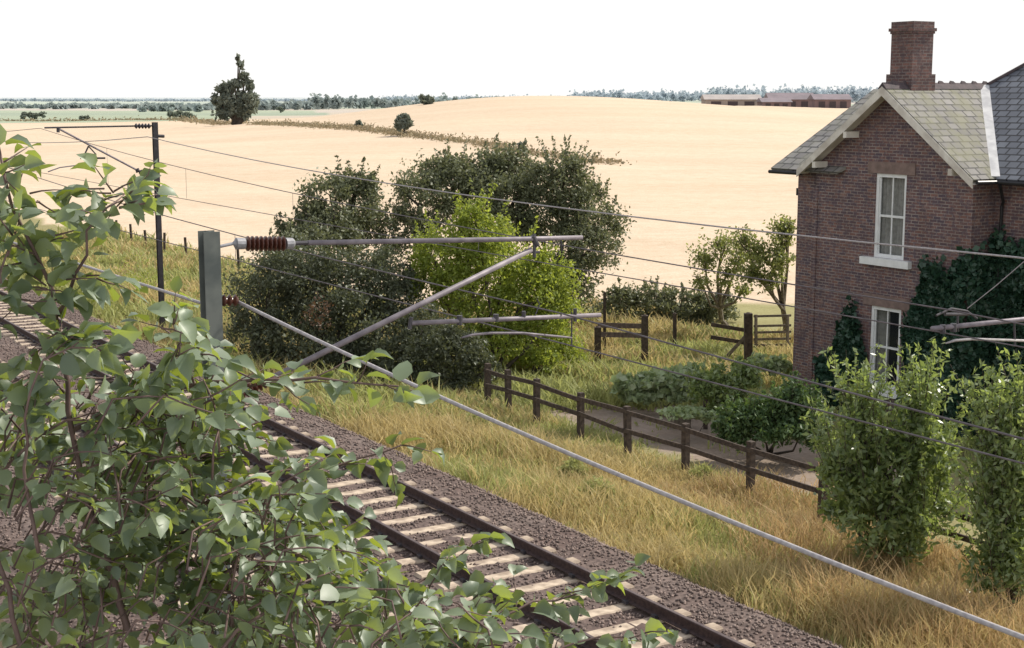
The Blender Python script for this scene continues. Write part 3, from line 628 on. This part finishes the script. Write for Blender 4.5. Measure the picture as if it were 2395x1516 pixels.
for (x,y_,r,lab,mt) in((1400,1180,38,'knee high green weed clump in the golden verge','ggreen'),(1340,1120,30,'smaller green weed clump left of the knee high one','ggreen'),(1640,1130,26,'green weed clump close below the wooden fence','ggreen'),(1120,1010,30,'green weed clump in the verge below the start of the fence','ggreen'),(330,700,60,'green bush at the foot of the distant mast','lime'),(230,720,40,'low green scrub beside the tracks at far left','lime')):
    g=gnd(x,y_);tree('weed_clump',g,pxb([(x,y_-r*.8,r,r*.9),(x+r*.6,y_-r*.4,r*.6,r*.5),(x-r*.6,y_-r*.4,r*.6,r*.5)],float(g[1])),1500,.09,mt,lab,cat='plant',tr=.02,limb=False,asp=.3)
# ------------- grass
def grass(name,n,ar,tr_,hh,mat,lab,pw=1.,tuft=14,wd=.008,mask=None):
    nt_=n//tuft
    ca=rng.uniform(*ar,nt_);ct=tr_[0]+(tr_[1]-tr_[0])*rng.random(nt_)**pw
    if mask is not None:
        k=mask(ca,ct);ca,ct=ca[k],ct[k];nt_=len(ca)
    th_=rng.uniform(.5,1.3,nt_)*(1+.35*np.sin(ca*1.7+ct*.9))*np.where(np.abs(ca-18.6)<1.1,.62,1.)
    a_=np.repeat(ca,tuft)+rng.normal(size=nt_*tuft)*.2;t_=np.repeat(ct,tuft)+rng.normal(size=nt_*tuft)*.2
    h_=np.repeat(th_,tuft)*rng.uniform(.5,1.25,nt_*tuft)*hh;m=len(a_)
    x=CT*a_-ST*t_;y=ST*a_+CT*t_;b0=np.stack([x,y,terr(x,y)-.02],1)
    w=rng.uniform(0,6.28,m);s=np.stack([np.cos(w),np.sin(w),0*w],1)*wd*(1+.03*t_[:,None])
    ln=np.stack([rng.normal(size=m)*.32,rng.normal(size=m)*.32,np.ones(m)],1)+np.repeat(rng.normal(size=(nt_,3))*A([.2,.2,0]),tuft,0);ln2=ln+np.stack([rng.normal(size=m)*.5-.1,rng.normal(size=m)*.5,0*w-.2],1)
    mid=b0+ln*h_[:,None]*.55;tip=mid+ln2*h_[:,None]*.42
    V=np.stack([b0-s,b0+s,mid+s*.9,mid-s*.9,tip],1).reshape(-1,3)
    fc=A([(0,1,2),(0,2,3),(3,2,4)]);Fc=(fc[None]+np.arange(m)[:,None,None]*5).reshape(-1,3)
    tag(mk(name,V,Fc,L[mat]),lab,'grass',kind='stuff')
gp=lambda a_,t_:(np.sin(a_*1.3+t_*.45)+np.sin(t_*.8-a_*.6)+rng.normal(size=len(a_))*.7)
grass('verge_grass',115000,(13.9,19.2),(8,46),.42,'gold','tall dry golden grass along the trackside verge',1.4,wd=.006,mask=lambda a_,t_:(gp(a_,t_)>-.7)&(a_>14.1+.25*np.sin(t_*1.9)))
grass('verge_grass',65000,(14.2,19.6),(8,46),.30,'ggreen','yellow green grass mixed through the trackside verge',1.3,wd=.006,mask=lambda a_,t_:gp(a_,t_)<.5)
grass('verge_grass',26000,(14.6,19.8),(8,24),.6,'rust','tall rusty brown grass around the feet of the right shrubs',1.,wd=.006,mask=lambda a_,t_:(t_<17+1.5*np.sin(a_*2))|((t_<22)&(a_>17)))
grass('verge_grass',42000,(14.2,26),(30,85),.5,'ggreen','grass and scrub along the far verge around the distant mast',1.3,wd=.014)
grass('verge_grass',34000,(15.5,26),(36,85),.55,'gold','dry pale grass patches on the far verge before the stubble',1.3,wd=.014,mask=lambda a_,t_:gp(a_,t_)>-.2)
grass('garden_grass',36000,(19,34),(22,46),.30,'ggreen','rough grass in the garden around the old posts',1.,wd=.012,mask=lambda a_,t_:~((a_<24)&(t_>22)&(t_<33)&(rng.random(len(a_))<.92))&~((a_>27)&(t_<31)))
grass('garden_grass',24000,(23,34),(31,48),.42,'gold','dry golden grass among the old garden posts',1.,wd=.012,mask=lambda a_,t_:gp(a_,t_)>-.2)
# ------------- fences
FA=18.8
def at_t_of(px):
    q=at_a(px,900+(px-1165)*.3,FA);return -ST*q[0]+CT*q[1]
def fence(pxs,ztop,lab):
    root=empty('wooden_fence',W(FA,at_t_of(pxs[0]),-.9),TH,lab,'fence');ts=[at_t_of(x) for x in pxs]
    for i,t_ in enumerate(ts):
        hh=ztop+random.uniform(-.03,.05);MB().beam(W(FA,t_,-1.0),W(FA+random.uniform(-.04,.04),t_+random.uniform(-.03,.03),hh),.12,.14,(-ST,CT,0)).out('post',M['wood'],root)
    for dz in(-.12,-.50):
        js=[random.uniform(-.03,.03) for _ in ts]
        for i,(t0,t1) in enumerate(zip(ts[:-1],ts[1:])):
            MB().beam(W(FA-.09,t0,ztop+dz+js[i]),W(FA-.09,t1,ztop+dz+js[i+1]+random.uniform(-.02,.02)),.04,.10).out('rail',M['wood'],root)
fence([1140,1190,1255,1358,1470,1605,1757,1925,2130,2380],.24,'dark weathered post and rail fence running alongside the golden verge')
def post(px,pt,pb,Yd,w,lab,mat='wood',grp='old garden posts'):
    g=gnd(px,pb);b0=A([g[0],g[1],g[2]-.1]);tp=at_Y(px,pt,g[1])
    m=MB();m.beam(b0,tp,w,w,(0,1,0));m.tube([tp+A([0,0,-.02]),tp+A([0,0,.03])],[w*.45,w*.2],6)
    return tag(m.out('fence_post',M[mat]),lab,'post',grp)
post(1398,765,855,43,.2,'thick weathered post at the left end of the old garden posts')
post(1414,684,842,43,.09,'tall thin leaning stake just beyond the thick left post')
post(1508,738,856,43,.2,'square dark post, second thick one from the left')
post(1578,733,820,43,.12,'thin dark post midway between the thick posts')
post(1750,733,862,43,.24,'broad dark gate post beside the farm gate')
post(1596,684,722,60,.12,'short thin post far back against the stubble')
post(1650,880,1005,33,.1,'slim post standing at the corner of the low dark shrub')
r1=gnd(1508,840);r2=gnd(1398,845)
root=empty('garden_rail_fence',r2,0,'low dark boarded rail between the two thick left garden posts','fence')
for dz in(.75,1.05): MB().beam(r2+A([0,0,dz+.1]),r1+A([0,0,dz]),.05,.16).out('rail',M['wood'],root)
r3=gnd(1750,845);root=empty('garden_rail_fence',r1,0,'broken sagging rails running from the square post to the gate post','fence')
MB().beam(r3+A([-1.2,0,1.15]),r3+A([0,0,.95]),.05,.12).out('rail',M['wood'],root);MB().beam(r3+A([-1.2,0,.75]),r3+A([0,0,.55]),.05,.12).out('rail',M['wood'],root);MB().beam(r3+A([-.7,0,.1]),r3+A([0,0,.9]),.08,.1).out('brace',M['woodg'],root)
g0=A([*gnd(1765,822)]);Yg=g0[1]
root=empty('farm_gate',g0,0,'five barred wooden gate between the gate post and the house corner','gate')
for yy in(740,763,778,794,808): MB().beam(at_Y(1763,yy,Yg),at_Y(1850,yy-2,Yg+.5),.04,.075).out('bar',M['woodg'],root)
for xx in(1768,1842): MB().beam(at_Y(xx,736,Yg),at_Y(xx,814,Yg),.08,.07).out('upright',M['woodg'],root)
for k in range(15):
    t_=38+k*3.1;q=W(24.3+.2*math.sin(k),t_,0);zz=tz(q[0],q[1])
    m=MB();m.beam((q[0],q[1],zz-.1),(q[0]+random.uniform(-.06,.06),q[1],zz+1.25+random.uniform(-.1,.1)),.11,.11,(0,1,0));tag(m.out('fence_post',M['wood']),'small dark post of the wire fence between far verge and stubble','post','posts along the far verge')
g=gnd(1588,1000);rt_=empty('wooden_box',g,.3,'small square grey brown box behind the wooden fence','box')
MB().box(-.22,.22,-.22,.22,0,.42).out('box_body',M['woodg'],rt_,True);MB().box(-.26,.26,-.26,.26,.42,.47).out('lid',M['woodg'],rt_,True)
# ------------- foreground tree
LT=A([(0,0,0),(0,.25,.0),(0,.5,-.02),(0,.75,-.08),(0,1,-.2),(-.24,.13,.09),(-.37,.42,.13),(-.23,.76,.02),(.24,.13,.09),(.37,.42,.13),(.23,.76,.02)])
LF=A([(0,1,5),(5,1,6),(1,2,6),(6,2,7),(2,3,7),(7,3,4),(1,0,8),(1,8,9),(2,1,9),(2,9,10),(3,2,10),(3,10,4)])
leaves=[]
def leaf(P,D,s): leaves.append((P,D,s))
fb=MB()
def twig(P,D,ln,r,dens=.032,ls=.076):
    n_=max(3,int(ln/dens));pts=[P];d=D
    for k in range(n_):
        d=unit(d+rng.normal(size=3)*.12+A([0,0,-.03]));pts.append(pts[-1]+d*dens)
        sd=unit(np.cross(d,A([0,0,1.]))*(1 if k%2 else -1)+d*.6+rng.normal(size=3)*.35+A([0,0,-.35]))
        leaf(pts[-1]+sd*.012,sd,ls*random.uniform(.6,1.2)*(1.-.3*k/n_))
    leaf(pts[-1],unit(d+A([0,0,-.2])),ls*.75)
    fb.tube(pts,[r*(1-.6*k/n_) for k in range(len(pts))],5)
def branch(pl,r,ls=.08,tw=.12,tl=.14,skip=0):
    P=[at_d(*q) for q in pl];Q=[]
    for a0,b0 in zip(P[:-1],P[1:]):
        n_=max(2,int(np.linalg.norm(b0-a0)/.036))
        for k in range(n_): Q.append(a0+(b0-a0)*k/n_)
    Q.append(P[-1]);Q=[q+.006*rng.normal(size=3) for q in Q];m=len(Q)
    fb.tube(Q[::2]+[Q[-1]],[r*(1-.7*k/m) for k in range(0,m,2)]+[r*.25],6)
    for k in range(int(m*skip)+1,m):
        d=unit(Q[k]-Q[k-1]);sd=unit(np.cross(d,A([0,.3,1.]))*(1 if k%2 else -1)+d*.4+rng.normal(size=3)*.4+A([0,0,-.25]))
        if random.random()<.75: leaf(Q[k]+sd*.02,sd,ls*random.uniform(.65,1.15))
        if random.random()<.036/tw: twig(Q[k],unit(sd+d*.7+A([0,0,.2])),tl*random.uniform(.5,1.2),.003,ls=ls*.93)
    leaf(Q[-1],unit(Q[-1]-Q[-2]),ls)
B=[([(330,1560,4.3),(250,1300,4.2),(190,1150,4.1),(155,900,4.0),(130,720,4.),(85,600,3.9),(35,490,3.9),(-10,350,3.9)],.012,.35,.2),
([(135,740,4.),(190,620,3.9),(225,520,3.8),(290,460,3.8)],.006,.4,.12),
([(60,1560,4.),(-20,1200,3.9),(-40,900,3.8),(-10,700,3.8),(30,560,3.8)],.008,.35,.18),
([(170,1000,4.1),(300,935,4.2),(450,905,4.2),(620,890,4.2),(800,890,4.2),(965,915,4.2)],.008,.2,.06),
([(450,905,4.2),(430,830,4.2),(400,760,4.2)],.004,.35,.08),
([(620,900,4.2),(560,870,4.2),(480,800,4.3)],.004,.35,.08),
([(250,1230,4.2),(400,1130,4.2),(520,1030,4.3),(640,965,4.4)],.007,.15,.07),
([(300,1330,4.3),(450,1200,4.3),(600,1120,4.4),(780,1085,4.5),(945,1045,4.5)],.007,.2,.08),
([(330,1450,4.3),(500,1350,4.3),(650,1300,4.4),(850,1310,4.5)],.007,.1,.07),
([(520,1600,4.2),(480,1400,4.3),(500,1150,4.3),(485,1000,4.3)],.009,.1,.07),
([(620,1600,4.3),(760,1480,4.4),(900,1410,4.5),(1010,1340,4.6),(1110,1270,4.6)],.007,.1,.07),
([(850,1620,4.4),(1000,1520,4.5),(1180,1440,4.6),(1320,1395,4.7),(1430,1370,4.7)],.007,.1,.07),
([(1000,1640,4.4),(1200,1540,4.5),(1380,1495,4.6),(1510,1480,4.6)],.007,.1,.07),
([(100,1300,3.9),(60,1100,3.9),(60,950,3.8),(100,840,3.8),(200,790,3.8)],.006,.4,.12),
([(400,1600,3.9),(560,1480,3.9),(700,1380,4.),(860,1340,4.1)],.007,0,.07),
([(700,1600,4.1),(850,1500,4.2),(1000,1470,4.2),(1100,1400,4.3)],.006,0,.07),
([(0,1100,4.),(120,1000,4.),(250,960,4.),(350,900,4.)],.005,.2,.08),
([(420,1250,4.3),(560,1200,4.3),(680,1190,4.4),(760,1230,4.4)],.005,.1,.08),
]
for pl,r,sk,tw_ in B: branch(pl,r,skip=sk,tw=tw_)
def cluster(px,py,d,n=2,ls=.082):
    for k in range(n):
        P=at_d(px+random.uniform(-22,22),py+random.uniform(-16,16),d);twig(P,unit(A([random.uniform(-.6,1),random.uniform(-.5,.5),random.uniform(-.4,.4)])),.10,.003,ls=ls)
for x,y_ in((205,480),(240,450),(265,455),(300,470),(285,500),(60,440),(90,480),(10,395),(25,520),(25,590),(70,630),(40,700),(90,680),(150,560),(170,650),(120,700),(190,800),(130,790),(90,820),(240,830),(400,760),(430,800),(410,830),(480,830),(215,660)): cluster(x,y_,3.9)
ys=[870,910,960,1060,1200,1300,1400,1516,1600];xe=[360,520,600,650,700,820,1030,1230,1280]
for k in range(540):
    py=random.uniform(880,1610);xm=np.interp(py,ys,xe);px=random.uniform(-60,xm)
    g_=math.sin(px*.014+py*.006)+math.sin(py*.016-px*.007+1)+.6*math.sin(px*.03-py*.01)
    if g_>.95 and py<1400: continue
    if px<230 and py<1150 and random.random()<.35: continue
    dd=random.uniform(3.8,4.9);P=at_d(px,py,dd);D=unit(A([random.uniform(-.3,1),random.uniform(-.6,.6),random.uniform(-.3,.6)]))
    fb.tube([P-unit(D+A([0,0,.8]))*.14,P-D*.06,P],[.0035,.003,.003],4);twig(P,D,random.uniform(.10,.24),.003)
hub=at_d(420,1950,4.3);bs=A([hub[0]-.1,hub[1]+.1,0]);bs[2]=tz(bs[0],bs[1])-.1
FT=empty('foreground_tree',bs,0,'leafy branches with broad sunlit green leaves filling the lower left foreground','tree')
tr=MB();tr.tube([bs,(bs+hub)/2+A([.1,.05,0]),hub],[.09,.07,.05],10)
for pl,r,sk,tw_ in B:
    q=at_d(*pl[0])
    if pl[0][1]>1500: tr.tube([hub,(hub+q)/2+A([0,0,.05]),q],[.03,.02,r],7)
tr.out('trunk',M['twig'],FT,smooth=True);fb.out('branches',M['twig'],FT,smooth=True)
P=A([l[0] for l in leaves]);D=A([l[1] for l in leaves]);S=A([l[2] for l in leaves])
n_=len(P);up=A([-.05,-.15,1.])+rng.normal(size=(n_,3))*.55;Nn=unit(up-D*np.sum(up*D,1,keepdims=True));Sd=np.cross(D,Nn)
curl=rng.uniform(.2,2.4,(n_,1,1));wid=rng.uniform(.85,1.2,(n_,1,1))
V=P[:,None]+S[:,None,None]*(LT[None,:,0:1]*wid*Sd[:,None]+LT[None,:,1:2]*D[:,None]+LT[None,:,2:3]*curl*Nn[:,None])
Fc=(LF[None]+np.arange(n_)[:,None,None]*11).reshape(-1,3)
mk('leaves',V.reshape(-1,3),Fc,L['fore'],FT,smooth=True)
print('LEAVES',n_)
# ------------- camera, light, world
cam=bpy.data.cameras.new('camera');co=bpy.data.objects.new('camera',cam);COL.objects.link(co);SC.camera=co
cam.sensor_width=36;cam.lens=36*F/2395;cam.clip_start=.1;cam.clip_end=20000
co.location=(0,0,H);co.rotation_euler=(math.pi/2-pit,0,0)
EL=math.radians(43);AZ=math.atan2(.9,.44)
sd=Vector((math.sin(AZ)*math.cos(EL),math.cos(AZ)*math.cos(EL),math.sin(EL)))
sl_=bpy.data.lights.new('sun','SUN');sl_.energy=5.;sl_.angle=math.radians(.5);sl_.color=(1,.94,.84)
so=bpy.data.objects.new('sun',sl_);COL.objects.link(so);so.rotation_euler=sd.to_track_quat('Z','Y').to_euler();so.location=(0,0,50)
w=bpy.data.worlds.new('World');SC.world=w;w.use_nodes=True;nt=w.node_tree
bg=nt.nodes['Background']
sky=N(nt,'ShaderNodeTexSky',sky_type='NISHITA');sky.sun_disc=False;sky.sun_elevation=EL;sky.sun_rotation=AZ;sky.dust_density=3
tc=N(nt,'ShaderNodeTexCoord').outputs['Generated'];s=N(nt,'ShaderNodeSeparateXYZ');nt.links.new(tc,s.inputs[0])
hz=ramp(nt,s.outputs[2],.08,1.,0.,.7)  # white haze carried high up the sky, widened for extra fill light
c=mixc(nt,hz,(6.9,6.85,6.75),sky.outputs[0])
nt.links.new(c,bg.inputs[0]);bg.inputs[1].default_value=.15
SC.view_settings.view_transform='Standard';SC.view_settings.look='None';SC.view_settings.exposure=0
